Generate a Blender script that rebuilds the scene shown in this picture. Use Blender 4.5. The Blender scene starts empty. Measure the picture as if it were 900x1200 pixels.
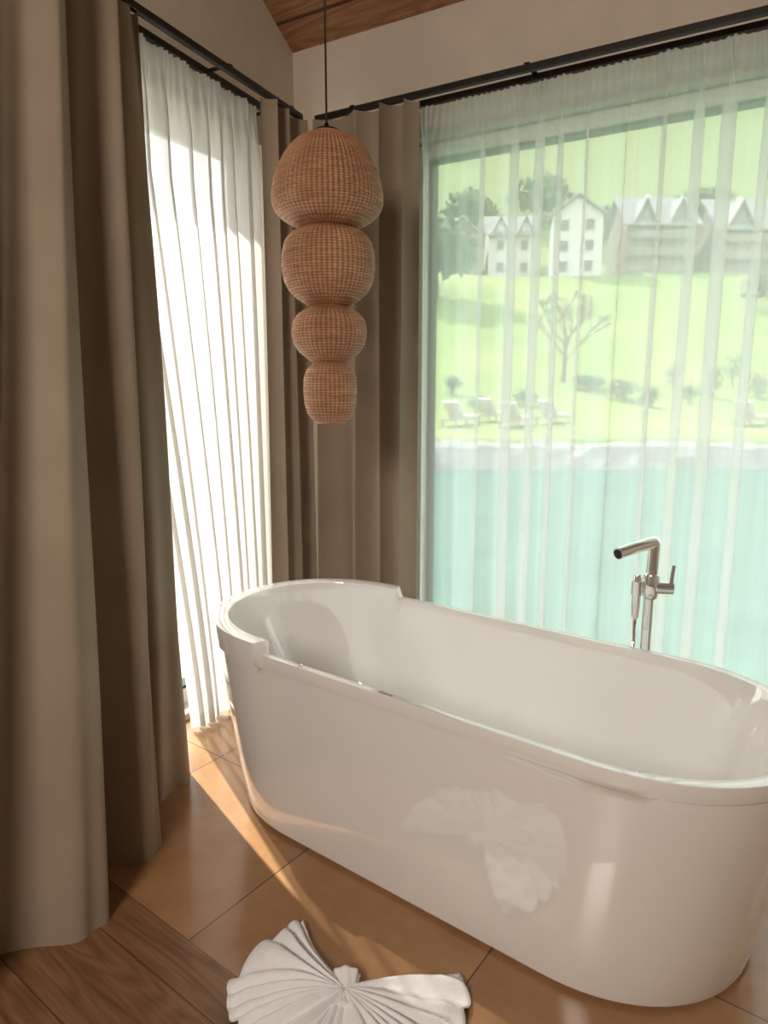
import bpy, bmesh, math, random
from mathutils import Vector, Matrix
random.seed(7)
sc = bpy.context.scene
COL = sc.collection
PI = math.pi
sc.view_settings.view_transform='Standard'
# ------------------------------------------------------------------ helpers
def tag(o, label=None, cat=None, group=None, kind=None):
    if label: o['label'] = label
    if cat: o['category'] = cat
    if group: o['group'] = group
    if kind: o['kind'] = kind
    return o
def empty(name, loc=(0,0,0), rz=0):
    o = bpy.data.objects.new(name, None); COL.objects.link(o)
    o.location = loc; o.rotation_euler = (0,0,rz); o.empty_display_size = .1
    return o
def mesh(name, verts, faces, mat, parent=None, loc=(0,0,0), rz=0, smooth=False, world=False):
    """verts local to the object; world=True: verts given in world space and converted"""
    M = Matrix.Translation(Vector(loc)) @ Matrix.Rotation(rz, 4, 'Z')
    if world:
        Mi = M.inverted(); verts = [Mi @ Vector(v) for v in verts]
    me = bpy.data.meshes.new(name)
    me.from_pydata([tuple(v) for v in verts], [], faces); me.update()
    if smooth:
        for p in me.polygons: p.use_smooth = True
    me.materials.append(mat)
    o = bpy.data.objects.new(name, me); COL.objects.link(o)
    o.location = loc; o.rotation_euler = (0,0,rz)
    if parent: o.parent = parent
    return o
class MB:
    def __init__(s): s.v=[]; s.f=[]
    def add(s, v, f):
        n=len(s.v); s.v += [Vector(p) for p in v]; s.f += [tuple(i+n for i in q) for q in f]; return s
    def box(s, x0,x1,y0,y1,z0,z1, M=None):
        v=[Vector(p) for p in ((x0,y0,z0),(x1,y0,z0),(x1,y1,z0),(x0,y1,z0),(x0,y0,z1),(x1,y0,z1),(x1,y1,z1),(x0,y1,z1))]
        if M: v=[M@p for p in v]
        return s.add(v, [(0,3,2,1),(4,5,6,7),(0,1,5,4),(1,2,6,5),(2,3,7,6),(3,0,4,7)])
    def prism(s, poly, z0, z1):
        """poly: list of 2D world points (ccw)"""
        n=len(poly); v=[(p[0],p[1],z0) for p in poly]+[(p[0],p[1],z1) for p in poly]
        f=[tuple(range(n-1,-1,-1)), tuple(range(n,2*n))]+[(i,(i+1)%n,(i+1)%n+n,i+n) for i in range(n)]
        return s.add(v,f)
    def tube(s, pts, r, n=12, cap=True):
        pts=[Vector(p) for p in pts]; m=len(pts)
        rr = r if isinstance(r,(list,tuple)) else [r]*m
        v=[];f=[]; up=None
        for i,p in enumerate(pts):
            t=(pts[min(i+1,m-1)]-pts[max(i-1,0)]).normalized()
            if up is None:
                up = t.orthogonal().normalized()
            up=(up-t*up.dot(t)).normalized(); w=t.cross(up)
            for k in range(n):
                a=2*PI*k/n; v.append(p+(up*math.cos(a)+w*math.sin(a))*rr[i])
        for i in range(m-1):
            for k in range(n):
                f.append((i*n+k,i*n+(k+1)%n,(i+1)*n+(k+1)%n,(i+1)*n+k))
        if cap: f.append(tuple(range(n-1,-1,-1))); f.append(tuple((m-1)*n+k for k in range(n)))
        return s.add(v,f)
    def lathe(s, prof, n=32, c=(0,0,0)):
        v=[];f=[];m=len(prof)
        for (r,z) in prof:
            for k in range(n):
                a=2*PI*k/n; v.append((c[0]+r*math.cos(a),c[1]+r*math.sin(a),c[2]+z))
        for i in range(m-1):
            for k in range(n): f.append((i*n+k,i*n+(k+1)%n,(i+1)*n+(k+1)%n,(i+1)*n+k))
        f.append(tuple(range(n-1,-1,-1))); f.append(tuple((m-1)*n+k for k in range(n)))
        return s.add(v,f)
    def build(s, name, mat, parent=None, loc=(0,0,0), rz=0, smooth=False, world=False):
        return mesh(name, s.v, s.f, mat, parent, loc, rz, smooth, world)
def smoothstep(a,b,x):
    t=max(0,min(1,(x-a)/(b-a))); return t*t*(3-2*t)
def lerp(a,b,t): return a+(b-a)*t
def autosmooth(o, deg=35):
    me=o.data
    for p in me.polygons: p.use_smooth=True
    bm=bmesh.new(); bm.from_mesh(me)
    for e in bm.edges:
        if len(e.link_faces)==2 and e.calc_face_angle(0)>math.radians(deg): e.smooth=False
    bm.to_mesh(me); bm.free()
    return o
def bevel(o, w, seg=2):
    m=o.modifiers.new('bev','BEVEL'); m.width=w; m.segments=seg; m.limit_method='ANGLE'; return o
# ------------------------------------------------------------------ materials
def mat(name):
    m=bpy.data.materials.new(name); m.use_nodes=True; nt=m.node_tree
    return m, nt, nt.nodes['Principled BSDF']
def N(nt, t, **k):
    n=nt.nodes.new(t)
    for a,b in k.items(): setattr(n,a,b)
    return n
def ramp(nt, fac, stops):
    r=N(nt,'ShaderNodeValToRGB'); e=r.color_ramp.elements
    e[0].position=stops[0][0]; e[0].color=(*stops[0][1],1)
    e[1].position=stops[-1][0]; e[1].color=(*stops[-1][1],1)
    for p,c in stops[1:-1]:
        x=e.new(p); x.color=(*c,1)
    nt.links.new(fac,r.inputs[0]); return r.outputs[0]
def coords(nt, scale=(1,1,1), rot=(0,0,0)):
    tc=N(nt,'ShaderNodeTexCoord'); mp=N(nt,'ShaderNodeMapping')
    mp.inputs['Scale'].default_value=scale; mp.inputs['Rotation'].default_value=rot
    nt.links.new(tc.outputs['Object'],mp.inputs[0]); return mp.outputs[0]
def noise(nt, vec, scale, detail=4, rough=.5):
    n=N(nt,'ShaderNodeTexNoise'); n.inputs['Scale'].default_value=scale
    n.inputs['Detail'].default_value=detail; n.inputs['Roughness'].default_value=rough
    nt.links.new(vec,n.inputs['Vector']); return n.outputs['Fac']
def bump(nt, h, b, strength=.3, dist=.01):
    n=N(nt,'ShaderNodeBump'); n.inputs['Strength'].default_value=strength; n.inputs['Distance'].default_value=dist
    nt.links.new(h,n.inputs['Height']); nt.links.new(n.outputs[0],b.inputs['Normal'])
def simple(name, c, rough=.6, metal=0, var=.12, nscale=6, bmp=0, coat=0):
    m,nt,b=mat(name); v=coords(nt); f=noise(nt,v,nscale)
    lo=tuple(x*(1-var) for x in c); hi=tuple(min(1,x*(1+var)) for x in c)
    nt.links.new(ramp(nt,f,[(.3,lo),(.7,hi)]),b.inputs['Base Color'])
    b.inputs['Roughness'].default_value=rough; b.inputs['Metallic'].default_value=metal
    b.inputs['Coat Weight'].default_value=coat
    if bmp: bump(nt,noise(nt,v,nscale*12),b,bmp,.003)
    return m
M={}
M['wall']=simple('wall_plaster',(.62,.54,.44),.85,var=.04,bmp=.15)
M['black']=simple('black_metal',(.008,.007,.007),.4,var=.1)
M['chrome']=simple('chrome',(.95,.97,1.0),.06,.80,var=.02)
M['cord']=simple('black_cord',(.01,.01,.01),.5)
M['ceramic']=simple('white_acrylic',(.92,.905,.885),.03,var=.01,nscale=2,coat=1)
M['ceramic'].node_tree.nodes['Principled BSDF'].inputs['Coat IOR'].default_value=1.9
M['frame']=simple('window_frame_paint',(.80,.79,.76),.45,var=.04)
M['mark']=simple('grey_print',(.12,.11,.10),.4)
M['stone']=simple('bank_stone',(.25,.245,.23),.9,var=.25,nscale=1.6,bmp=.3)
M['housewhite']=simple('render_white',(.56,.55,.52),.8,var=.05,nscale=.5)
M['housewood']=simple('chalet_wood',(.22,.175,.15),.8,var=.2,nscale=1.5)
M['roof']=simple('grey_roof_tiles',(.25,.245,.255),.7,var=.12,nscale=1.2)
M['pane']=simple('dark_window_pane',(.09,.10,.11),.15)
M['bark']=simple('bark',(.16,.13,.10),.9,var=.3)
M['paving']=simple('pale_terrace_paving',(.42,.40,.36),.8,var=.1,nscale=1)
M['lounger']=simple('lounger_canvas',(.46,.45,.42),.8)
M['loungerwood']=simple('lounger_wood',(.33,.24,.16),.7)
def leafmat(name,c):
    m,nt,b=mat(name); oi=N(nt,'ShaderNodeTexCoord'); f=noise(nt,oi.outputs['Object'],1.2,3)
    nt.links.new(ramp(nt,f,[(.3,tuple(x*.55 for x in c)),(.7,c)]),b.inputs['Base Color'])
    b.inputs['Roughness'].default_value=.8; return m
M['leafd']=leafmat('dark_leaves',(.08,.13,.05)); M['leafm']=leafmat('mid_leaves',(.12,.19,.06)); M['leafl']=leafmat('pale_leaves',(.30,.32,.18))
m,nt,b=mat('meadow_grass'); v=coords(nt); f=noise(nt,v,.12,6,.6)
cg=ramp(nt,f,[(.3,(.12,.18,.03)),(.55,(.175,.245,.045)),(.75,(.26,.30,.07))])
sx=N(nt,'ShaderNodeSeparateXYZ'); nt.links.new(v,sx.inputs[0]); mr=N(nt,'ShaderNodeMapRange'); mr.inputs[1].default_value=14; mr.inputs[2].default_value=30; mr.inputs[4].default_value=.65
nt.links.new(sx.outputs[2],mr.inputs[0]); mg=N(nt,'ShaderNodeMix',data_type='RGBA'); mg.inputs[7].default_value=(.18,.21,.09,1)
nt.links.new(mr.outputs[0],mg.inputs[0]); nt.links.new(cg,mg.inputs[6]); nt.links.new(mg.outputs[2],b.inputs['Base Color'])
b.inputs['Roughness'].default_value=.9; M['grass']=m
m,nt,b=mat('turquoise_water'); v=coords(nt,(1,2.2,1)); f=noise(nt,v,.9,5)
nt.links.new(ramp(nt,f,[(.35,(.010,.095,.068)),(.65,(.035,.165,.118))]),b.inputs['Base Color']); b.inputs['Roughness'].default_value=.14; b.inputs['Specular IOR Level'].default_value=.25
bump(nt,noise(nt,v,2.6,6,.65),b,.9,.09); M['water']=m
m,nt,b=mat('heavy_linen_drape'); v=coords(nt); f=noise(nt,v,3,5)
nt.links.new(ramp(nt,f,[(.3,(.285,.220,.155)),(.7,(.340,.267,.193))]),b.inputs['Base Color']); b.inputs['Roughness'].default_value=.85
b.inputs['Sheen Weight'].default_value=.05; bump(nt,noise(nt,v,700,2),b,.12,.001); M['drape']=m
def voile(name, trans, tlc, mixd=.2):
    m,nt,b=mat(name); nt.nodes.remove(b); out=nt.nodes['Material Output']
    tr=N(nt,'ShaderNodeBsdfTransparent'); tl=N(nt,'ShaderNodeBsdfTranslucent'); df=N(nt,'ShaderNodeBsdfDiffuse')
    tl.inputs[0].default_value=(*tlc,1); df.inputs[0].default_value=(.93,.93,.92,1)
    m1=N(nt,'ShaderNodeMixShader'); m1.inputs[0].default_value=mixd
    nt.links.new(tl.outputs[0],m1.inputs[1]); nt.links.new(df.outputs[0],m1.inputs[2])
    v=coords(nt,(1,1,1)); sx=N(nt,'ShaderNodeSeparateXYZ'); nt.links.new(v,sx.inputs[0])
    mr=N(nt,'ShaderNodeMapRange'); mr.inputs[1].default_value=2.54; mr.inputs[2].default_value=2.58; mr.inputs[3].default_value=0; mr.inputs[4].default_value=.18
    nt.links.new(sx.outputs[2],mr.inputs[0])
    mh=N(nt,'ShaderNodeMapRange'); mh.inputs[1].default_value=.09; mh.inputs[2].default_value=.085; mh.inputs[3].default_value=0; mh.inputs[4].default_value=.2
    nt.links.new(sx.outputs[2],mh.inputs[0])
    nf=noise(nt,coords(nt,(30,30,.8)),1,2)
    mn=N(nt,'ShaderNodeMapRange'); mn.inputs[1].default_value=.3; mn.inputs[2].default_value=.7; mn.inputs[3].default_value=1-trans-.02; mn.inputs[4].default_value=1-trans+.02
    nt.links.new(nf,mn.inputs[0])
    a=N(nt,'ShaderNodeMath',operation='ADD'); nt.links.new(mn.outputs[0],a.inputs[0]); nt.links.new(mr.outputs[0],a.inputs[1])
    a2=N(nt,'ShaderNodeMath',operation='ADD'); a2.use_clamp=True; nt.links.new(a.outputs[0],a2.inputs[0]); nt.links.new(mh.outputs[0],a2.inputs[1])
    m2=N(nt,'ShaderNodeMixShader'); nt.links.new(a2.outputs[0],m2.inputs[0]); nt.links.new(tr.outputs[0],m2.inputs[1]); nt.links.new(m1.outputs[0],m2.inputs[2])
    nt.links.new(m2.outputs[0],out.inputs[0]); return m
M['voile']=voile('white_voile',.44,(1.0,.985,.975),.15)
M['voile2']=voile('white_voile_dense',.18,(.62,.59,.55),.2)
m,nt,b=mat('window_glass'); nt.nodes.remove(b); out=nt.nodes['Material Output']
tr=N(nt,'ShaderNodeBsdfTransparent'); tr.inputs[0].default_value=(.98,.99,.98,1); gl=N(nt,'ShaderNodeBsdfGlossy'); gl.inputs['Roughness'].default_value=.02
mx=N(nt,'ShaderNodeMixShader'); mx.inputs[0].default_value=.006
nt.links.new(tr.outputs[0],mx.inputs[1]); nt.links.new(gl.outputs[0],mx.inputs[2]); nt.links.new(mx.outputs[0],out.inputs[0]); M['glass']=m
m,nt,b=mat('wicker_rattan'); f=noise(nt,coords(nt,(12,12,120)),1,3,.7); g=noise(nt,coords(nt,(1,1,1)),5,3)
c1=ramp(nt,f,[(.3,(.42,.215,.115)),(.5,(.60,.335,.185)),(.72,(.75,.47,.28))])
at=N(nt,'ShaderNodeAttribute',attribute_name='crease_shade')
mixn=N(nt,'ShaderNodeMix',data_type='RGBA',blend_type='MULTIPLY'); mixn.inputs[0].default_value=.5
nt.links.new(c1,mixn.inputs[6]); nt.links.new(ramp(nt,g,[(.35,(.62,.50,.42)),(.65,(1,1,1))]),mixn.inputs[7])
mix2=N(nt,'ShaderNodeMix',data_type='RGBA',blend_type='MULTIPLY'); mix2.inputs[0].default_value=1
nt.links.new(mixn.outputs[2],mix2.inputs[6]); nt.links.new(ramp(nt,at.outputs['Fac'],[(0,(.16,.10,.065)),(.55,(.78,.71,.65)),(1,(1.0,1.0,1.0))]),mix2.inputs[7])  # shade of the valleys between strands and stakes, put into the colour
nt.links.new(mix2.outputs[2],b.inputs['Base Color']); b.inputs['Roughness'].default_value=.45; M['wicker']=m
m,nt,b=mat('white_terry'); v=coords(nt); b.inputs['Roughness'].default_value=.95
b.inputs['Sheen Weight'].default_value=.4
nt.links.new(ramp(nt,noise(nt,v,40),[(.3,(.92,.92,.94)),(.7,(.98,.98,.99))]),b.inputs['Base Color'])
bump(nt,noise(nt,v,300,3),b,.7,.003); M['towel']=m
def planks(name, w, L, cols, rough=.4, gap=.012, bs=.25, cath=.10):
    m,nt,b=mat(name); tc=N(nt,'ShaderNodeTexCoord'); br=N(nt,'ShaderNodeTexBrick')
    br.offset=.37; br.inputs['Scale'].default_value=1; br.inputs['Brick Width'].default_value=L; br.inputs['Row Height'].default_value=w
    br.inputs['Mortar Size'].default_value=gap*w; br.inputs['Color1'].default_value=(0,0,0,1); br.inputs['Color2'].default_value=(1,1,1,1); br.inputs['Mortar'].default_value=(.5,.5,.5,1)
    nt.links.new(tc.outputs['Object'],br.inputs['Vector'])
    add=N(nt,'ShaderNodeVectorMath',operation='MULTIPLY_ADD'); add.inputs[1].default_value=(7,3,5); nt.links.new(br.outputs['Color'],add.inputs[0]); nt.links.new(tc.outputs['Object'],add.inputs[2])
    mp=N(nt,'ShaderNodeMapping'); mp.inputs['Scale'].default_value=(1.4,9,9); nt.links.new(add.outputs[0],mp.inputs[0])
    lf=noise(nt,mp.outputs[0],.9,2,.4)
    ml=N(nt,'ShaderNodeMath',operation='MULTIPLY'); ml.inputs[1].default_value=26; nt.links.new(lf,ml.inputs[0])
    pg=N(nt,'ShaderNodeMath',operation='PINGPONG'); pg.inputs[1].default_value=1; nt.links.new(ml.outputs[0],pg.inputs[0])
    mp2=N(nt,'ShaderNodeMapping'); mp2.inputs['Scale'].default_value=(3,70,70); nt.links.new(add.outputs[0],mp2.inputs[0])
    f=noise(nt,mp2.outputs[0],1.5,6,.65)
    mm=N(nt,'ShaderNodeMath',operation='MULTIPLY_ADD'); mm.inputs[1].default_value=cath; nt.links.new(pg.outputs[0],mm.inputs[0])
    m3=N(nt,'ShaderNodeMath',operation='MULTIPLY'); m3.inputs[1].default_value=1-cath; nt.links.new(f,m3.inputs[0]); nt.links.new(m3.outputs[0],mm.inputs[2])
    c=ramp(nt,mm.outputs[0],[(.26,cols[0]),(.5,cols[1]),(.74,cols[2])])
    mg=N(nt,'ShaderNodeMix',data_type='RGBA'); mg.inputs[7].default_value=(*[x*.45 for x in cols[0]],1)
    nt.links.new(br.outputs['Fac'],mg.inputs[0]); nt.links.new(c,mg.inputs[6]); nt.links.new(mg.outputs[2],b.inputs['Base Color'])
    b.inputs['Roughness'].default_value=rough; bump(nt,mm.outputs[0],b,bs,.002); return m
M['parquet']=planks('oak_parquet',.21,1.9,[(.12,.056,.022),(.215,.11,.045),(.31,.17,.078)],.34,cath=.2,gap=.007)
M['ceilwood']=planks('ceiling_spruce_boards',.19,3.4,[(.16,.065,.028),(.29,.125,.055),(.40,.20,.09)],.6,gap=.04,cath=.2)
def tiles(name, P, X0, Y0):
    m,nt,b=mat(name); tc=N(nt,'ShaderNodeTexCoord'); sx=N(nt,'ShaderNodeSeparateXYZ'); nt.links.new(tc.outputs['Object'],sx.inputs[0])
    outs=[];cells=[]
    for i,o in ((0,X0),(1,Y0)):
        s=N(nt,'ShaderNodeMath',operation='SUBTRACT'); s.inputs[1].default_value=o; nt.links.new(sx.outputs[i],s.inputs[0])
        d=N(nt,'ShaderNodeMath',operation='DIVIDE'); d.inputs[1].default_value=P; nt.links.new(s.outputs[0],d.inputs[0])
        fl=N(nt,'ShaderNodeMath',operation='FLOOR'); nt.links.new(d.outputs[0],fl.inputs[0]); cells.append(fl.outputs[0])
        pp=N(nt,'ShaderNodeMath',operation='PINGPONG'); pp.inputs[1].default_value=.5; nt.links.new(d.outputs[0],pp.inputs[0])
        lt=N(nt,'ShaderNodeMath',operation='LESS_THAN'); lt.inputs[1].default_value=.0035; nt.links.new(pp.outputs[0],lt.inputs[0]); outs.append(lt.outputs[0])
    g=N(nt,'ShaderNodeMath',operation='MAXIMUM'); nt.links.new(outs[0],g.inputs[0]); nt.links.new(outs[1],g.inputs[1])
    cb=N(nt,'ShaderNodeCombineXYZ'); nt.links.new(cells[0],cb.inputs[0]); nt.links.new(cells[1],cb.inputs[1])
    wn=N(nt,'ShaderNodeTexWhiteNoise',noise_dimensions='3D'); nt.links.new(cb.outputs[0],wn.inputs[0])
    va=N(nt,'ShaderNodeVectorMath',operation='MULTIPLY_ADD'); va.inputs[1].default_value=(5,5,5); nt.links.new(wn.outputs['Color'],va.inputs[0]); nt.links.new(tc.outputs['Object'],va.inputs[2])
    f=noise(nt,va.outputs[0],2.6,6,.55); f2=noise(nt,va.outputs[0],22,4,.6)
    mm=N(nt,'ShaderNodeMath',operation='MULTIPLY_ADD'); mm.inputs[1].default_value=.18; nt.links.new(f2,mm.inputs[0])
    m3=N(nt,'ShaderNodeMath',operation='MULTIPLY'); m3.inputs[1].default_value=.82; nt.links.new(f,m3.inputs[0]); nt.links.new(m3.outputs[0],mm.inputs[2])
    c=ramp(nt,mm.outputs[0],[(.25,(.24,.12,.052)),(.5,(.35,.19,.087)),(.78,(.46,.275,.138))])
    mg=N(nt,'ShaderNodeMix',data_type='RGBA'); mg.inputs[7].default_value=(.10,.06,.035,1)
    nt.links.new(g.outputs[0],mg.inputs[0]); nt.links.new(c,mg.inputs[6]); nt.links.new(mg.outputs[2],b.inputs['Base Color'])
    r=N(nt,'ShaderNodeMapRange'); r.inputs[1].default_value=.3; r.inputs[2].default_value=.7; r.inputs[3].default_value=.14; r.inputs[4].default_value=.24
    nt.links.new(mm.outputs[0],r.inputs[0]); nt.links.new(r.outputs[0],b.inputs['Roughness']); bump(nt,mm.outputs[0],b,.10,.003); return m
M['tile']=tiles('terracotta_tile',.66,-1.37,.957)
# ------------------------------------------------------------------ geometry frame
O=Vector((-.376,3.484))
eL=Vector((-.4235,-.906)).normalized(); mL=Vector((.906,-.4235)).normalized()
eR=Vector((.863,-.505)).normalized();   mR=Vector((-.505,-.863)).normalized()
def PL(s,p,z): q=O+eL*s+mL*p; return Vector((q.x,q.y,z))
def PR(s,p,z): q=O+eR*s+mR*p; return Vector((q.x,q.y,z))
RZR=math.atan2(eR.y,eR.x); RZL=math.atan2(eL.y,eL.x)
A0=-math.atan2(.6,.8)                                 # tub / tile axis
WP=-.17; TH=.24; ZW=3.08; SL=.49; UM=4.9; VM=5.9; VR=(VM+.187)/2-.187
# ------------------------------------------------------------------ floor
P0=PL(-.187,WP,0); P1=PR(UM,WP,0); P3=PL(VM,WP,0); P2=P1+(P3-P0)
def clip_poly(poly, n, c, keep_greater):
    out=[]; k=len(poly)
    for i in range(k):
        a=poly[i]; b_=poly[(i+1)%k]
        da=a.dot(n)-c; db=b_.dot(n)-c
        if not keep_greater: da=-da; db=-db
        if da>=0: out.append(a)
        if da*db<0:
            t=da/(da-db); out.append(a+(b_-a)*t)
    return out
outer=[Vector((p.x,p.y)) for p in (P0,P3,P2,P1)]
nn=Vector((.6,.8))
for nm,mt,g in (('floor',M['tile'],True),('floor',M['parquet'],False)):
    poly=clip_poly(outer,nn,.957,g)
    ar=sum(poly[i].x*poly[(i+1)%len(poly)].y-poly[(i+1)%len(poly)].x*poly[i].y for i in range(len(poly)))
    if ar<0: poly=poly[::-1]
    o=MB().prism(poly,-.15,0).build(nm,mt,loc=(0,0,0),rz=A0,world=True); o['kind']='structure'
# ------------------------------------------------------------------ walls
def wall_boxes(name, PF, rects, rz, extra=None):
    b=MB()
    for (s0,s1,z0,z1) in rects:
        v=[PF(s,p,z) for z in (z0,z1) for (s,p) in ((s0,WP),(s1,WP),(s1,WP-TH),(s0,WP-TH))]
        b.add(v,[(0,3,2,1),(4,5,6,7),(0,1,5,4),(1,2,6,5),(2,3,7,6),(3,0,4,7)])
    if extra:
        for poly in extra:
            n=len(poly); v=[PF(s,WP,z) for s,z in poly]+[PF(s,WP-TH,z) for s,z in poly]
            b.add(v,[tuple(range(n)),tuple(range(2*n-1,n-1,-1))]+[(i,i+n,(i+1)%n+n,(i+1)%n) for i in range(n)])
    o=b.build(name,M['wall'],rz=rz,world=True); o['kind']='structure'; return o
WR=(.47,4.4,.03,2.57)    # right window opening s0,s1,z0,z1
WL=(.10,2.35,.03,2.57)
ZR=ZW+SL*(VR+.187)
wall_boxes('wall_right',PR,[(-.187,WR[0],-.15,ZW),(WR[0],WR[1],WR[3],ZW),(WR[0],WR[1],-.15,WR[2]),(WR[1],UM,-.15,ZW)],RZR)
wall_boxes('wall_left',PL,[(-.45,WL[0],-.15,ZW),(WL[0],WL[1],WL[3],ZW),(WL[0],WL[1],-.15,WL[2]),(WL[1],VM,-.15,ZW)],RZL,
           extra=[[(-.187,ZW),(VM,ZW),(VR,ZR)]])
def wall_simple(name,a,b_,gable):
    d=(b_-a); L=d.length; d=d/L; n=Vector((d.y,-d.x,0))
    if n.dot(Vector((0,0,0))-((a+b_)/2))>0: n=-n
    if gable: poly=[(0,-.15),(L,-.15),(L,ZW),(L/2,ZR),(0,ZW)]
    else: poly=[(0,-.15),(L,-.15),(L,ZW),(0,ZW)]
    k=len(poly); v=[a+d*s+Vector((0,0,z)) for s,z in poly]+[a+d*s+Vector((0,0,z))+n*TH for s,z in poly]
    o=mesh(name,v,[tuple(range(k)),tuple(range(2*k-1,k-1,-1))]+[(i,i+k,(i+1)%k+k,(i+1)%k) for i in range(k)],M['wall'],rz=RZR,world=True); o['kind']='structure'
wall_simple('wall_back',P3,P2,False); wall_simple('wall_side',P1,P2,True)
m0=P0+(P3-P0)/2; m1=P1+(P2-P1)/2
def slab(a,b_,c,d,za,zb):
    v=[Vector((p.x,p.y,z)) for p,z in ((a,za),(b_,za),(c,zb),(d,zb))]; v+=[p+Vector((0,0,.12)) for p in v]
    o=mesh('ceiling',v,[(0,3,2,1),(4,5,6,7),(0,1,5,4),(1,2,6,5),(2,3,7,6),(3,0,4,7)],M['ceilwood'],rz=RZR,world=True); o['kind']='structure'
slab(P0,P1,m1,m0,ZW,ZR); slab(P3,P2,m1,m0,ZW,ZR)
EV=1.15; ES=-1.7
b=MB(); v=[PR(s,p,z) for z in (3.10,3.22) for s,p in ((ES,WP-TH),(UM,WP-TH),(UM,WP-TH-EV),(ES,WP-TH-EV))]
b.add(v,[(0,3,2,1),(4,5,6,7),(0,1,5,4),(1,2,6,5),(2,3,7,6),(3,0,4,7)]); o=b.build('sun_blocker_1',M['frame'],rz=RZR,world=True); o['kind']='structure'  # unseen canopy, added to keep direct sun off the right sheer
# windows
def window(name, PF, W, mull, rz):
    root=empty(name,PF((W[0]+W[1])/2,WP-.12,W[2]),rz); root['kind']='structure'
    L=(W[1]-W[0])/2; H=W[3]-W[2]; f=MB(); w=.065
    f.box(-L,-L+w,-.04,.04,0,H); f.box(L-w,L,-.04,.04,0,H); f.box(-L+w,L-w,-.04,.04,H-w,H); f.box(-L+w,L-w,-.04,.04,0,w)
    for mu in mull:
        x=mu-(W[0]+W[1])/2; f.box(x-.045,x+.045,-.04,.04,w,H-w)
    f.build('window_frame',M['frame'],root)
    g=MB(); e=.014
    g.box(-L-.001,L+.001,-.046,.046,H-.004,H+.012)
    g.box(-L+w,-L+w+e,-.03,.03,w,H-w).box(-L+w,L-w,-.03,.03,H-w-e,H-w).box(L-w-e,L-w,-.03,.03,w,H-w).box(-L+w,L-w,-.03,.03,w,w+e)
    g.build('shadow_gap_strip',M['black'],root)  # black strips draw the dark line of a shadow gap around the frame
    xs=[-L+w]+sum([[mu-(W[0]+W[1])/2-.045,mu-(W[0]+W[1])/2+.045] for mu in mull],[])+[L-w]
    for i in range(0,len(xs),2):
        MB().box(xs[i],xs[i+1],-.004,.004,w,H-w).build('glass_pane',M['glass'],root)
window('window_1',PR,WR,[3.1],RZR)
window('window_2',PL,WL,[1.30],RZL)
# ------------------------------------------------------------------ curtain rails
def rail(PF, s0, s1, rz, label, brs):
    c=PF((s0+s1)/2,0,2.66); root=empty('curtain_rail',c,rz); tag(root,label,'curtain rail','black curtain rails')
    L=(s1-s0)/2
    sgn = 1 if (Matrix.Rotation(rz,3,'Z')@Vector((0,1,0))).xy.dot(mR if PF is PR else mL)>0 else -1
    for p,nm in ((-.05,'sheer_track'),(.045,'drape_track')):
        y=p*sgn; o=MB().box(-L,L,y-.012,y+.012,-.012,.014).build(nm,M['black'],root); bevel(o,.003)
    for s in brs:
        x=s-(s0+s1)/2; ys=sorted((-.168*sgn,.055*sgn)); yw=sorted((-.168*sgn,-.160*sgn))
        k=MB().box(x-.010,x+.010,ys[0],ys[1],.0145,.020).box(x-.014,x+.014,yw[0],yw[1],-.02,.05)
        k.build('bracket',M['black'],root)
rail(PR,.10,4.6,RZR,'long black double curtain rail above the lake-side window',[.3,1.1,2.7,4.3])
rail(PL,.10,3.0,RZL,'black double curtain rail above the bright left window',[.18,.62,1.4,2.3])
# ------------------------------------------------------------------ curtains
def ribbon(name, PF, fn, q0, q1, nq, nz, z0, z1, mt, label, cat, group, rz, thick=0, cs=None):
    v=[];f=[]
    for j in range(nz+1):
        zf=(j/nz)
        for i in range(nq+1):
            q=q0+(q1-q0)*i/nq; s,p,dz=fn(q,zf); v.append(PF(s,p,z0+(z1-z0)*zf+dz*(1-zf)))
    for j in range(nz):
        for i in range(nq):
            a=j*(nq+1)+i; f.append((a,a+1,a+nq+2,a+nq+1))
    c=PF((q0+q1)/2 if cs is None else cs,0,0)
    o=mesh(name,v,f,mt,loc=(c.x,c.y,0),rz=rz,smooth=True,world=True); tag(o,label,cat,group)
    return o
def sheerfn(P,k1,k2,A0_,seed,edge=None,warp=1):
    def fn(q,zf):
        ph=q/P+warp*(.35*math.sin(q*4.1+seed)+.22*math.sin(q*9.7+1+seed))
        kk=1 if warp==1 else .85+.3*math.sin(q*6.3+2.1)
        top=smoothstep(.90,1.0,zf)
        A=lerp(A0_,.010,top)*(1-.25*zf); g=(1-.95*top)*kk
        s=q-g*(k1*math.sin(2*PI*ph)+k2*math.sin(4*PI*ph))+.004*math.sin(q*21+zf*3)
        if edge: s=edge(s,zf)
        p=-.05+A*math.cos(2*PI*ph)+.008*math.sin(q*31+seed+1.5*zf)+.005*math.sin(q*95+seed)*(1-top)+top*.008*math.sin(q*2*PI/.027)
        return s,p,.006+.008*math.cos(2*PI*ph)
    return fn
ribbon('sheer_curtain',PR,sheerfn(.135,.033,.010,.040,.6,None,1.3),.585,3.6,1100,44,.008,2.646,M['voile'],'wide white sheer curtain in front of the lake view','curtain','sheer curtains',RZR)
def edgeL(s,zf):
    k=lerp(.885,1.20,min(1,zf*1.2)**1.2); return .33+(s-.33)*(k-.33)/.84
ribbon('sheer_curtain',PL,sheerfn(.085,.014,.004,.028,.2,edgeL),.33,1.17,360,60,.012,2.646,M['voile2'],'glowing white sheer curtain on the left window','curtain','sheer curtains',RZL)
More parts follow.
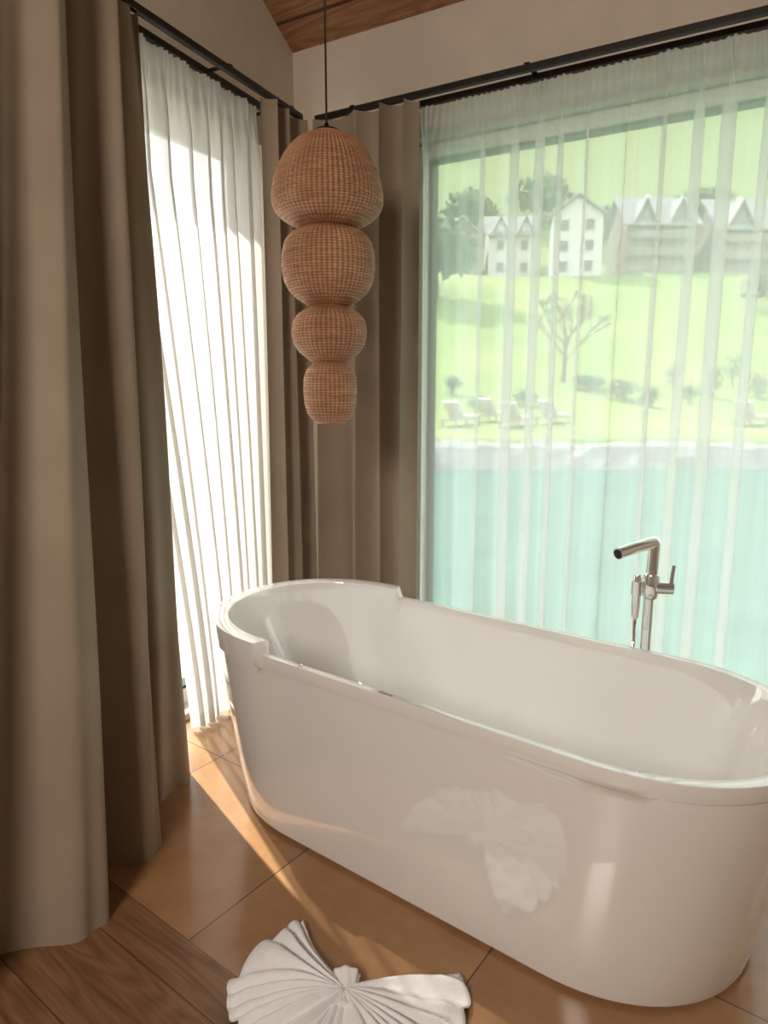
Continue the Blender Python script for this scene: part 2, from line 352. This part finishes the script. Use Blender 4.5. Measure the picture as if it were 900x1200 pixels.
hem=[(1.12,.02),(1.145,.12),(1.18,.165),(1.25,.165),(1.33,.14),(1.38,.06),(1.41,.03),(1.45,.12),(1.49,.28),(1.535,.36),(1.59,.335),(1.65,.25),(1.69,.13),(1.71,.07),(1.73,.17),(1.77,.34),(1.82,.43),(1.88,.41),(1.95,.34),(2.03,.27),(2.08,.12),(2.12,.08),(2.17,.2),(2.25,.36),(2.35,.34),(2.42,.15),(2.48,.1),(2.55,.25),(2.65,.33),(2.75,.2),(2.85,.1),(2.95,.25)]
mp_=[(1.05,1.075),(1.17,1.105),(1.25,1.15),(1.33,1.19),(1.40,1.235),(1.535,1.275),(1.65,1.37),(1.71,1.42),(1.82,1.46),(2.03,1.60),(2.12,1.66),(2.95,2.15)]
def pl(tab,x):
    for (a,va),(b_,vb) in zip(tab,tab[1:]):
        if x<=b_: return va+(vb-va)*(x-a)/(b_-a)
    return tab[-1][1]
def cr(P,t):
    n_=len(P)-1; i=min(int(t),n_-1); u=t-i
    g=lambda k: P[max(0,min(n_,k))]
    r=[]
    for c in range(2):
        a,b_,c_,d_=g(i-1)[c],g(i)[c],g(i+1)[c],g(i+2)[c]
        r.append(.5*((2*b_)+(-a+c_)*u+(2*a-5*b_+4*c_-d_)*u*u+(-a+3*b_-3*c_+d_)*u**3))
    return r
top_=[(pl(mp_,v_), -.012+p_*.36+.020*math.sin(i*2.3)) for i,(v_,p_) in enumerate(hem)]
def drapeF(q,zf):
    z=1-zf; zz=z**.85
    h=cr(hem,q); t=cr(top_,q)
    s=lerp(t[0],h[0],zz); p=lerp(t[1],h[1],zz)
    w=math.sin(PI*min(1,z*1.2)*.5)
    p+=(.026*math.sin(q*1.9+zf*3)+.022*math.sin(q*3.3+zf*1.6))*w*(1-.45*z)
    s+=.014*math.sin(q*1.1+zf*4)*math.sin(PI*zf)
    return s,p,0
ribbon('drape_curtain',PL,drapeF,0.0,31.0,620,60,0,2.646,M['drape'],'large taupe drape with deep folds in the left foreground','curtain','taupe drapes',RZL,cs=1.9)
def drapeCL(q,zf):
    ph=q/.115+.15*math.sin(q*17); A=lerp(.036,.028,zf)
    return q-.012*math.sin(2*PI*ph),.052+A*math.cos(2*PI*ph)+.006*math.sin(q*30+zf*3),0
ribbon('drape_curtain',PL,drapeCL,.09,.395,130,30,.001,2.646,M['drape'],'narrow taupe drape in the corner beside the left sheer curtain','curtain','taupe drapes',RZL)
def drapeCR(q,zf):
    ph=q/.15+.25*math.sin(q*11+.5); A=lerp(.048,.035,zf)
    return q-.018*math.sin(2*PI*ph),.058+A*math.cos(2*PI*ph)+.01*math.sin(q*24+zf*3),0
ribbon('drape_curtain',PR,drapeCR,.10,.63,200,30,.001,2.646,M['drape'],'taupe drape behind the wicker pendant beside the lake-side sheer','curtain','taupe drapes',RZR)
# ------------------------------------------------------------------ bathtub
TC=(.238,2.043)
tub=empty('bathtub',(TC[0],TC[1],0),A0); tag(tub,'large white oval freestanding bathtub with raised headrest end','bathtub')
def outline(a,b_,xc,ne=40):
    Le=b_*1.12; xs=a-Le
    st=[-xs+2*xs*i/60 for i in range(61)]
    pts=[]
    for x in st: pts.append((x,-b_))
    for i in range(1,ne):
        t=-PI/2+PI*i/ne; c,s=math.cos(t),math.sin(t); pts.append((xs+Le*abs(c)**.93,b_*math.copysign(abs(s)**.97,s)))
    for x in reversed(st): pts.append((x,b_))
    for i in range(1,ne):
        t=PI/2+PI*i/ne; c,s=math.cos(t),math.sin(t); pts.append((-xs-Le*abs(c)**.93,b_*math.copysign(abs(s)**.97,s)))
    return [(x+xc,y) for x,y in pts]
XS=-.515
def raisez(x): return .036*(1-smoothstep(XS-.010,XS+.010,x))
def endw(x): return max(1-smoothstep(XS-.010,XS+.010,x), .5*smoothstep(.25,.70,x))
ref=outline(.975,.385,0)
rings=[]
def ring(a,b_,z,xc=0,up=0,out=0,inn=0,zu=0):
    r=[]; xc+=.008; a-=.008
    for (x,y),(xr,yr) in zip(outline(a,b_,xc),ref):
        if out or inn:
            w=out*endw(xr)-inn*(1-smoothstep(XS-.010,XS+.010,xr))
            L=math.hypot(x*.4,y) or 1; x+=w*x*.4/L*(1 if abs(xr)>.5 else 0); y+=w*y/L
        r.append((x,y,z+up*raisez(xr)+zu*smoothstep(0,.3,xr)))
    rings.append(r)
ring(.836,.350,.0,.010); ring(.836,.350,.012,.010); ring(.862,.366,.014,.010); ring(.868,.368,.03,.009)
ring(.898,.373,.16,.006); ring(.927,.378,.32,.003); ring(.951,.381,.46,.002); ring(.965,.384,.555,.001); ring(.966,.3842,.580,.0)
ring(.9665,.3845,.583,0,0,.007); ring(.971,.385,.585,0,0,.010)
ring(.974,.385,.602,0,.5,.011); ring(.975,.385,.6238,0,1,.011); ring(.9745,.3845,.6256,0,1,.011); ring(.9732,.3832,.626,0,1,.0105)
ring(.949,.365,.626,0,1,0,.018); ring(.9465,.3625,.6254,0,1,0,.018); ring(.945,.361,.622,0,1,0,.018); ring(.940,.357,.60,0,.6,0,.016)
ring(.912,.342,.54); ring(.86,.325,.42,.01); ring(.80,.305,.29,.02); ring(.74,.28,.20,.03); ring(.67,.245,.15,.035); ring(.56,.18,.13,.04); ring(.3,.08,.125,.04)
vv=[];ff=[];n=len(ref)
for r in rings: vv+=r
for i in range(len(rings)-1):
    for k in range(n): ff.append((i*n+k,i*n+(k+1)%n,(i+1)*n+(k+1)%n,(i+1)*n+k))
ff.append(tuple(range(n-1,-1,-1))); ff.append(tuple((len(rings)-1)*n+k for k in range(n)))
o=mesh('tub_shell',vv,ff,M['ceramic'],tub); autosmooth(o,50)
MB().lathe([(.0075,0),(.009,.002),(.0075,.004),(.005,.004),(.004,.0025)],24,(-.335,-.3735,.626)).build('rim_button',M['chrome'],tub,smooth=True)
b=MB()
xx=-.035
for w,h in ((.004,.007),(.002,.007),(.005,.006),(.003,.007),(.005,.005),(.002,.007),(.004,.006),(.005,.007)):
    b.box(xx,xx+w,-.3735-h/2,-.3735+h/2,.6262,.6265); xx+=w+.002
b.build('rim_mark',M['mark'],tub)
MB().lathe([(.03,0),(.032,.002),(.03,.005),(.01,.006)],32,(.04,0,.126)).build('drain',M['chrome'],tub,smooth=True)
# ------------------------------------------------------------------ tub filler tap
FX,FY=.879,2.178
fa=empty('bath_tap',(FX,FY,0),0); tag(fa,'chrome floor-standing bath tap behind the tub','tap')
MB().lathe([(.055,0),(.055,.008),(.05,.012),(.02,.014),(.016,.03)],40).build('base_plate',M['chrome'],fa,smooth=False)
autosmooth(MB().tube([(0,0,.012),(0,0,.78)],.018,24).build('column',M['chrome'],fa))
autosmooth(MB().lathe([(.020,.765),(.026,.772),(.029,.79),(.029,.835),(.025,.848),(.020,.85)],32,(.004,0,0)).build('mixer_body',M['chrome'],fa))
d=Vector((-.91,-.40,0)).normalized()
sp=[Vector((.004,0,.845)),Vector((.006,0,.90)),Vector((.007,0,.944))]
for i in range(0,7):
    a=PI/2*i/6; sp.append(Vector((.007,0,.948))+d*(.008*(1-math.cos(a)))+Vector((0,0,.008*math.sin(a))))
e=sp[-1]; sp.append(e+d*.08+Vector((0,0,-.012))); sp.append(e+d*.146+Vector((0,0,-.024)))
so=autosmooth(MB().tube(sp,[.020]*len(sp),24).build('spout',M['chrome'],fa))
MB().tube([sp[-1]-Vector((0,0,.002)),sp[-1]+d*.003-Vector((0,0,.0028))],.0160,24).build('outlet',M['black'],so)
h=autosmooth(MB().tube([(.015,-.01,.805),(.068,-.022,.805)],[.021,.021],24).build('lever_hub',M['chrome'],fa))
autosmooth(MB().tube([(.060,-.02,.80),(.062,-.021,.84),(.066,-.022,.882)],[.009,.0075,.0065],14).build('lever',M['chrome'],h))
autosmooth(MB().tube([(-.012,0,.80),(-.044,-.004,.80)],.010,16).tube([(-.044,-.004,.78),(-.044,-.004,.825)],.018,20).build('shower_holder',M['chrome'],fa))
autosmooth(MB().tube([(-.044,-.004,.70),(-.044,-.004,.74),(-.044,-.004,.84),(-.044,-.004,.848)],[.011,.014,.014,.011],20).build('hand_shower',M['chrome'],fa))
hp=[(-.044,-.004,.70),(-.045,-.004,.5),(-.050,-.01,.3),(-.056,-.015,.12),(-.045,-.012,.05),(-.02,-.006,.06),(-.006,0,.10)]
MB().tube(hp,.007,12).build('shower_hose',M['chrome'],fa,smooth=True)
# ------------------------------------------------------------------ wicker pendant
PD=2.5
def zy(y):
    t=(y-600)/800; return 1.45-(.984*t+.178)/(.984-.178*t)*PD
def sy(y):
    t=(y-600)/800; return PD/(.984-.178*t)/800
PX=-.194
zceil=ZW+SL*((Vector((PX,PD))-O-mL*WP).dot(eL)+.187)
pen=empty('pendant_lamp',(PX,PD,zy(153)),0); tag(pen,'woven wicker pendant lamp of four stacked globes on a black cord','lamp')
zb=zy(153)
tiers=[([(158,18),(160,25),(165,33),(172,41),(184,49.5),(198,56.5),(213,61.5),(228,64),(240,64),(249,60.5),(257,53),(263,43),(267,34),(271,24)],38,66),
([(267,22),(270,33),(275,42.5),(284,49.5),(298,53),(314,53.5),(330,51),(342,45),(351,36),(357,26.5),(362,18)],30,56),
([(360,17),(363,27),(369,36),(378,41.5),(391,43),(404,40.5),(414,34),(421,25.5),(427,17)],22,46),
([(426,17),(429,22.5),(434,27),(444,30),(459,30.5),(474,29.3),(485,26),(491,22),(495,16)],22,36)]
def interp(pr,y):
    for (a,ra),(b_,rb) in zip(pr,pr[1:]):
        if y<=b_:
            return ra+(rb-ra)*(y-a)/(b_-a)
    return pr[-1][1]
for pr,rows,stakes in tiers:
    ys=[pr[0][0]+(pr[-1][0]-pr[0][0])*i/(rows*4) for i in range(rows*4+1)]
    rad=[interp(pr,y)*sy(y) for y in ys]
    for _ in range(3): rad=[rad[0]]+[(rad[i-1]+2*rad[i]+rad[i+1])/4 for i in range(1,len(rad)-1)]+[rad[-1]]
    nt_=stakes*6; V=[];F=[];C=[]
    for i,y in enumerate(ys):
        row=i//4; fr=(i%4)/4; rnd=abs(math.sin(PI*fr)); off=math.sin(PI*row+PI/2)
        for k in range(nt_):
            th=2*PI*k/nt_
            sc_=min(1,rad[i]/.12)
            w=.0010*math.sin(th*stakes/2)*off*rnd*sc_
            sk=abs(math.cos(th*stakes/2))**1.3
            r=rad[i]-.0032*(1-rnd)+w+.0042*sk*sc_
            C.append(min(1,.50*sk+.50*rnd))
            V.append((r*math.cos(th),r*math.sin(th),zy(y)-zb))
    for i in range(len(ys)-1):
        for k in range(nt_): F.append((i*nt_+k,(i+1)*nt_+k,(i+1)*nt_+(k+1)%nt_,i*nt_+(k+1)%nt_))
    o=mesh('wicker_globe',V,F,M['wicker'],pen,smooth=True)
    ca=o.data.attributes.new('crease_shade','FLOAT','POINT'); ca.data.foreach_set('value',C)
    for yy in (pr[0][0],pr[-1][0]):
        R=interp(pr,yy)*sy(yy); q_=MB().tube([(R*math.cos(2*PI*k/48),R*math.sin(2*PI*k/48),zy(yy)-zb) for k in range(49)],.004,8,False).build('rim_band',M['wicker'],o,smooth=True)
        ca=q_.data.attributes.new('crease_shade','FLOAT','POINT'); ca.data.foreach_set('value',[.7]*len(q_.data.vertices))
MB().lathe([(.050,-.018),(.052,-.008),(.038,.001),(.012,.008),(.006,.022)],32).build('top_cap',M['black'],pen,smooth=True)
MB().tube([(0,0,.015),(0,0,zceil-zb-.02)],.0035,10).build('cord',M['cord'],pen,smooth=True)
MB().lathe([(.045,-.05),(.05,-.045),(.05,.0),(.045,.03)],32,(0,0,zceil-zb)).build('ceiling_rose',M['black'],pen,smooth=True)
# ------------------------------------------------------------------ fan folded towel
TX,TY=-.095,1.40
tw=MB()
rt=random.Random(11)
def fan(a0,a1,R,np_,lift,base,bias):
    na=np_*18; nr=22; V=[];F=[]
    hs=[rt.uniform(.5,1.2) for _ in range(np_+2)]; rs=[rt.uniform(.93,1.04) for _ in range(np_+2)]
    for j in range(nr+1):
        rf=j/nr
        for i in range(na+1):
            u=i/na; ph=u*np_+.5*math.sin(u*11+bias)+.16*math.sin(rf*3+u*20); c=max(0,min(np_,int(ph+.5)))
            th=math.radians(lerp(a0,a1,u)+1.2*math.sin(ph*2*PI)*rf)+.07*math.sin(rf*3+u*9+bias)
            zig=(.5+.5*math.cos(2*PI*ph))
            cs=math.cos(PI*(ph-c))**2
            r=lerp(.006,R,rf)*(1+.05*math.sin(u*PI*1.3+bias)+.025*math.sin(u*17))*(1+(rs[c]-1)*rf*cs)
            ridge=.0025*math.sin((rf-.76)/.10*PI) if .76<rf<.86 else 0
            drop=-.012*smoothstep(.85,1,rf)
            hh=1+(hs[c]-1)*cs
            z=base+lerp(.008,.034,rf**.8)*zig*hh+lift*(1-rf)**2+.026*math.sin(PI*min(1,rf*1.05))*math.sin(u*PI)+ridge+drop*zig
            V.append((r*math.cos(th),r*math.sin(th),max(.004,z)))
    for j in range(nr):
        for i in range(na): a=j*(na+1)+i; F.append((a,a+1,a+na+2,a+na+1))
    return V,F
tw.add(*fan(118,242,.262,11,.030,.006,.3)); tw.add(*fan(18,-114,.282,11,.030,.006,1.1))
V=[];F=[]
for j in range(21):
    t=j/20; y=-.050+.10*t
    rr=.020+.014*abs(2*t-1)**2
    for k in range(48):
        a=2*PI*k/48; r=rr*(1+.09*math.cos(7*a+t*1.5)); V.append((.010*math.sin(t*3)+r*math.cos(a)*1.0,y,.032+r*.7*math.sin(a)))
for j in range(20):
    for k in range(48): F.append((j*48+k,j*48+(k+1)%48,(j+1)*48+(k+1)%48,(j+1)*48+k))
F.append(tuple(range(47,-1,-1))); F.append(tuple(20*48+k for k in range(48)))
tw.add(V,F)
o=tw.build('folded_towel',M['towel'],loc=(TX,TY,0),smooth=True); tag(o,'white towel folded into a pleated fan on the floor','towel')
md=o.modifiers.new('th','SOLIDIFY'); md.thickness=.004; md.offset=1
# ------------------------------------------------------------------ outdoors
prof=[(20.9,-1.6),(21.5,-.17),(25,-.08),(31,.15),(36,.9),(42,2.3),(55,6.6),(75,13.2),(84,14.4),(95,18),(170,68),(260,130)]
def T(x,y):
    for (a,za),(b_,zb2) in zip(prof,prof[1:]):
        if y<=b_: t=(y-a)/(b_-a); z=lerp(za,zb2,t); break
    else: z=prof[-1][1]
    if z>-.1: z=-.1+(z+.1)*smoothstep(-.30,-.08,x/y)
    return z+.25*math.sin(x*.21+y*.1)*smoothstep(30,60,y)
V=[];F=[];xs=[-160+i*5 for i in range(85)]; ysg=[20.9,21.5,23,25,28,31,34,37,40,44,48,52,56,60,65,70,75,80,84,90,95,105,115,125,135,145,155,165,175,190,210,235,260]
for y in ysg:
    for x in xs: V.append((x,y,T(x,y)))
w_=len(xs)
for j in range(len(ysg)-1):
    for i in range(w_-1): a=j*w_+i; F.append((a,a+1,a+w_+1,a+w_))
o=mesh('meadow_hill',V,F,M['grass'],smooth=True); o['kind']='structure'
V=[];F=[]; rb=random.Random(4); nx=300
for i in range(nx+1):
    x=-60+.5*i
    for k,(y,z) in enumerate(((20.6,-1.35),(20.7,-1.0),(20.95,-.62),(21.15,-.34),(21.6,-.16))):
        V.append((x,y+rb.uniform(-.08,.08),z+(rb.uniform(-.05,.05) if k else 0)))
for i in range(nx):
    for k in range(4): a=i*5+k; F.append((a,a+5,a+6,a+1))
o=mesh('bank_wall',V,F,M['stone']); o['kind']='structure'
q0=PR(-.6,WP-TH-.02,0); q1=PR(60,WP-TH-.02,0); q2=Vector((90,21.2,0)); q3=Vector((-60,21.2,0)); q4=Vector((-60,9,0)); q5=PL(-.6,WP-TH-.6,0)
poly=[(p.x,p.y) for p in (q5,q0,q1,q2,q3,q4)]
o=MB().prism(poly,-1.6,-1.0).build('pond_water',M['water']); o['kind']='structure'
g=[PL(-2.4,WP-TH-.02,0),PL(-2.4,-40,0),PL(30,-40,0),PL(30,WP-TH-.02,0)]
o=MB().prism([(p.x,p.y) for p in g],-1.5,-.12).build('terrace',M['paving']); o['kind']='structure'
def gx(px,D,y=400):
    t=(y-600)/800; return (px-450)/800/(.984-.178*t)*D
def crown(name,mt,parent,rx,ry,rz_,zc_,nleaf,size,seed):
    rnd=random.Random(seed); V=[];F=[]
    lobes_=[(rnd.uniform(-.45,.45)*rx,rnd.uniform(-.4,.4)*ry,zc_+rnd.uniform(-.4,.45)*rz_,rnd.uniform(.45,.7)) for _ in range(8)]
    for i in range(nleaf):
        lx,ly,lz,ls=lobes_[i%8]
        d=Vector((rnd.gauss(0,1),rnd.gauss(0,1),rnd.gauss(0,1))).normalized()*rnd.uniform(.6,1.1)
        c=Vector((lx+d.x*rx*ls,ly+d.y*ry*ls,lz+d.z*rz_*ls))
        u=Vector((rnd.gauss(0,1),rnd.gauss(0,1),rnd.gauss(0,1))).normalized(); w=u.orthogonal().normalized()
        s=size*rnd.uniform(.6,1.3); k=len(V)
        V+= [c-u*s,c+w*s*.6,c+u*s,c-w*s*.6]; F.append((k,k+1,k+2,k+3))
    return mesh(name,V,F,mt,parent)
def plant(name,px,D,w,h,mt,label,cat,group,seed,trunk=True,nleaf=500,lsize=.07):
    x=gx(px,D); z=T(x,D); root=empty(name,(x,D,z)); tag(root,label,cat,group)
    th=h*.2 if trunk else h*.05
    crown('foliage',mt,root,w/2,w/2,(h-th)/2,th+(h-th)/2,nleaf,max(.05,w*lsize),seed)
    MB().tube([(0,0,-.3),(.02*h,0,th*.6),(0,0,th+h*.3)],[.04*w+.03,.03*w+.02,.02*w+.01],8).build('trunk' if trunk else 'stem',M['bark'],root,smooth=True)
sh=[(618,34,1.3,.9,'leafd'),(560,33,.9,.7,'leafm'),(695,38,1.9,.9,'leafm'),(735,35.5,1.9,1.2,'leafl'),(768,33.5,1.2,1.1,'leafd'),(792,38,1.3,1.5,'leafl'),(813,34.5,1.0,1.1,'leafm'),(838,36,1.2,2.0,'leafd'),(862,38.5,1.2,1.9,'leafm'),(892,36,1.4,1.6,'leafl'),(530,37,1.2,1.0,'leafd')]
order=sorted(range(len(sh)),key=lambda i:sh[i][0])
ords=['first','second','third','fourth','fifth','sixth','seventh','eighth','ninth','tenth','eleventh']
for k,i in enumerate(order):
    px,D,w,h,mt=sh[i]
    kind={'leafd':'dark green','leafm':'mid green','leafl':'pale flowering'}[mt]
    plant('shrub',px,D,w,h,M[mt],'%s shrub on the far bank, %s from the left'%(kind,ords[k]),'shrub','shrubs along the far bank',100+i,False,420,.06)
tr=[(508,62,8,8,'leafd'),(552,100,9,7,'leafm'),(628,104,10,8,'leafm'),(714,100,6,6,'leafm'),(812,102,8,7,'leafm'),(905,58,5,4,'leafd')]
for k,(px,D,w,h,mt) in enumerate(tr):
    lab=['dark tree at the left edge of the lake view','green tree left of the white gabled house','green tree behind the leftmost roofs','green tree between white house and terrace houses','green tree between the two terrace houses','dark tree at the right edge of the meadow'][k]
    plant('tree',px,D,w,h,M[mt],lab,'tree','trees among the houses',200+k,True,800)
x=gx(662,40); root=empty('bare_tree',(x,40,T(x,40)-.1)); tag(root,'slender bare tree standing alone on the meadow','tree')
rnd=random.Random(5); tb=MB(); bb=MB()
tb.tube([(0,0,0),(.05,0,1.4),(0,0,3.0)],[.14,.12,.07],8)
def br(p,d,L,r,n):
    e=p+d*L; bb.tube([p,p+d*L*.5+Vector((rnd.uniform(-.05,.05),0,.03)),e],[r,r*.8,r*.6],5)
    if n>0:
        for _ in range(3):
            nd=(d+Vector((rnd.uniform(-.7,.7),rnd.uniform(-.6,.6),rnd.uniform(-.1,.5)))).normalized(); br(e,nd,L*.72,r*.68,n-1)
for k in range(8):
    a=k*2.4; z=1.2+.24*k; br(Vector((.02,0,z)),Vector((math.cos(a)*.7,math.sin(a)*.7,.8)).normalized(),1.35-.05*k,.07,3)
tb.build('trunk',M['bark'],root); bb.build('branches',M['bark'],root)
def lounger(px,D,lab,rz):
    x=gx(px,D); root=empty('sun_lounger',(x,D,T(x,D)),rz); tag(root,lab,'sun lounger','sun loungers on the far bank')
    MB().box(-.95,.95,-.34,.34,.24,.30).build('frame',M['loungerwood'],root)
    for sx in(-.85,.85):
        for s_ in(-.3,.3): MB().box(sx-.03,sx+.03,s_-.03,s_+.03,-.05,.24).build('leg',M['loungerwood'],root)
    MB().box(-.3,.95,-.33,.33,.30,.42).build('cushion',M['lounger'],root)
    Mx=Matrix.Translation((-.3,0,.32))@Matrix.Rotation(math.radians(48),4,'Y')
    MB().box(-.8,0,-.33,.33,0,.12,Mx).build('backrest',M['lounger'],root)
for px,D,lab,rz in ((542,27,'white sun lounger furthest left on the far bank',.9),(580,29,'white sun lounger second from left on far bank',.9),(608,26.5,'white sun lounger third from left on far bank',.95),(652,28,'white sun lounger below the bare tree',.9),(888,27,'white sun lounger alone at right end of far bank',.7)):
    lounger(px,D,lab,rz)
def roofgable(rf,base,x0,x1,y0,y1,hw,hr,ov=.35,oy=.6):
    xm=(x0+x1)/2
    base.add([(x0,y0,hw),(x1,y0,hw),(xm,y0,hw+hr),(x0,y1,hw),(x1,y1,hw),(xm,y1,hw+hr)],[(0,1,2),(3,5,4),(0,2,5,3),(1,4,5,2)])
    sl=hr/((x1-x0)/2); zt=hw+hr+.12; ze=hw-ov*sl+.12
    for (xa,xb) in ((x0-ov,xm),(x1+ov,xm)):
        rf.add([(xa,y0-oy,ze),(xb,y0-oy,zt),(xb,y1+.1,zt),(xa,y1+.1,ze),(xa,y0-oy,ze+.2),(xb,y0-oy,zt+.2),(xb,y1+.1,zt+.2),(xa,y1+.1,ze+.2)],[(0,1,2,3),(4,7,6,5),(0,4,5,1),(1,5,6,2),(2,6,7,3),(3,7,4,0)])
def house(px,D,w,dp,hw,hr,wm,lab,rz=0,gables=1,balc=True,floors=3,side=False):
    x=gx(px,D,280); z0=min(T(x+i*w/2,D+j) for i in(-1,0,1) for j in (-dp/2,dp/2))
    root=empty('house',(x,D,z0),rz); tag(root,lab,'house','houses on the hillside')
    base=MB().box(-w/2,w/2,-dp/2,dp/2,-1,hw); rf=MB()
    if side:
        base.add([(-w/2,-dp/2,hw),(-w/2,dp/2,hw),(-w/2,0,hw+hr),(w/2,-dp/2,hw),(w/2,dp/2,hw),(w/2,0,hw+hr)],[(0,2,1),(3,4,5),(0,3,5,2),(1,2,5,4)])
        sl=hr/(dp/2)
        for sg in (-1,1):
            ya=sg*(dp/2+.8); za=hw-.8*sl+.15; xa,xb=-w/2-.5,w/2+.5
            rf.add([(xa,ya,za),(xb,ya,za),(xb,0,hw+hr+.15),(xa,0,hw+hr+.15),(xa,ya,za+.2),(xb,ya,za+.2),(xb,0,hw+hr+.35),(xa,0,hw+hr+.35)],[(0,3,2,1),(4,5,6,7),(0,1,5,4),(1,2,6,5),(2,3,7,6),(3,0,4,7)])
        for cx_ in (-w*.26,w*.26):
            roofgable(rf,base,cx_-w*.15,cx_+w*.15,-dp/2-.3,-.5,hw-.1,hr*.75,.3,.5)
    else:
        gw=w/gables
        for g in range(gables): roofgable(rf,base,-w/2+g*gw,-w/2+(g+1)*gw,-dp/2,dp/2,hw,hr)
    base.build('walls',wm,root)
    r_=rf.build('roof',M['roof'],root)
    MB().box(-w*.05,-w*.05+.5,.3,.8,hw,hw+hr+.8).build('chimney',M['housewhite'],r_)
    fh=hw/floors; ncol=max(2,int(w/1.9))
    for fl in range(floors):
        for c in range(ncol):
            cx_=-w/2+(c+.5)*w/ncol; zz=fl*fh+.5
            f_=MB().box(cx_-.5,cx_+.5,-dp/2-.05,-dp/2,zz,zz+1.25).build('window',M['housewhite'],root)
            MB().box(cx_-.4,cx_+.4,-dp/2-.08,-dp/2-.05,zz+.1,zz+1.15).build('pane',M['pane'],f_)
    if balc:
        for fl in range(1,floors):
            MB().box(-w/2+.2,w/2-.2,-dp/2-.9,-dp/2-.0,fl*fh-.1,fl*fh+.05).box(-w/2+.2,w/2-.2,-dp/2-.95,-dp/2-.88,fl*fh,fl*fh+.75).build('balcony',M['housewood'],root)
house(535,88,4.6,6,4.6,2.0,M['housewood'],'brown chalet at the far left of the hillside houses',.1,1,floors=2)
house(597,88,5.6,6,5.0,2.2,M['housewhite'],'low white house with grey roof left of gabled house',-.05,2,floors=2,balc=False,side=True)
house(674,79,5.2,6,6.2,1.9,M['housewhite'],'tall white gabled house with small windows in the middle',-.2,1,balc=False,floors=3)
house(760,82,7.4,7,5.4,3.0,M['housewood'],'brown terrace house with grey roof, dormers and balconies beside the white house',0,2,floors=3,side=True)
house(868,82,9.0,7,5.4,3.2,M['housewood'],'brown terrace house with wide grey roof furthest right',.05,2,floors=3,side=True)
# ------------------------------------------------------------------ light
W=bpy.data.worlds.new('World'); sc.world=W; W.use_nodes=True; nt=W.node_tree; bg=nt.nodes['Background']
tc=N(nt,'ShaderNodeTexCoord'); sx=N(nt,'ShaderNodeSeparateXYZ'); nt.links.new(tc.outputs['Generated'],sx.inputs[0])
nt.links.new(ramp(nt,sx.outputs[2],[(0,(1,.98,.95)),(.25,(.98,.98,1)),(1,(.80,.88,1))]),bg.inputs[0]); bg.inputs[1].default_value=3.1
s=bpy.data.lights.new('sun','SUN'); s.energy=9; s.angle=.012; s.color=(1,.94,.85); so_=bpy.data.objects.new('sun',s); COL.objects.link(so_)
sd=Vector((-.61,.79,math.tan(math.radians(50)))).normalized(); so_.rotation_euler=sd.to_track_quat('Z','Y').to_euler(); so_.location=(-5,6,9)
def area(name,loc,target,size,power,col):
    l=bpy.data.lights.new(name,'AREA'); l.energy=power; l.size=size; l.color=col; o=bpy.data.objects.new(name,l); COL.objects.link(o)
    o.location=loc; o.rotation_euler=(Vector(loc)-Vector(target)).to_track_quat('Z','Y').to_euler(); return o
area('fill_light',(-1.4,-1.2,2.5),(.7,2.0,.6),.8,70,(1,.90,.80))  # area fill added behind the camera to brighten the room, no visible fitting
# ------------------------------------------------------------------ camera
cam=bpy.data.cameras.new('camera'); co=bpy.data.objects.new('camera',cam); COL.objects.link(co)
co.location=(0,0,1.45); co.rotation_euler=(math.radians(90-10.27),0,0)
cam.sensor_fit='VERTICAL'; cam.sensor_height=36; cam.lens=24; cam.clip_start=.02; cam.clip_end=600
cam.dof.use_dof=True; cam.dof.focus_distance=2.1; cam.dof.aperture_fstop=3.6
sc.camera=co
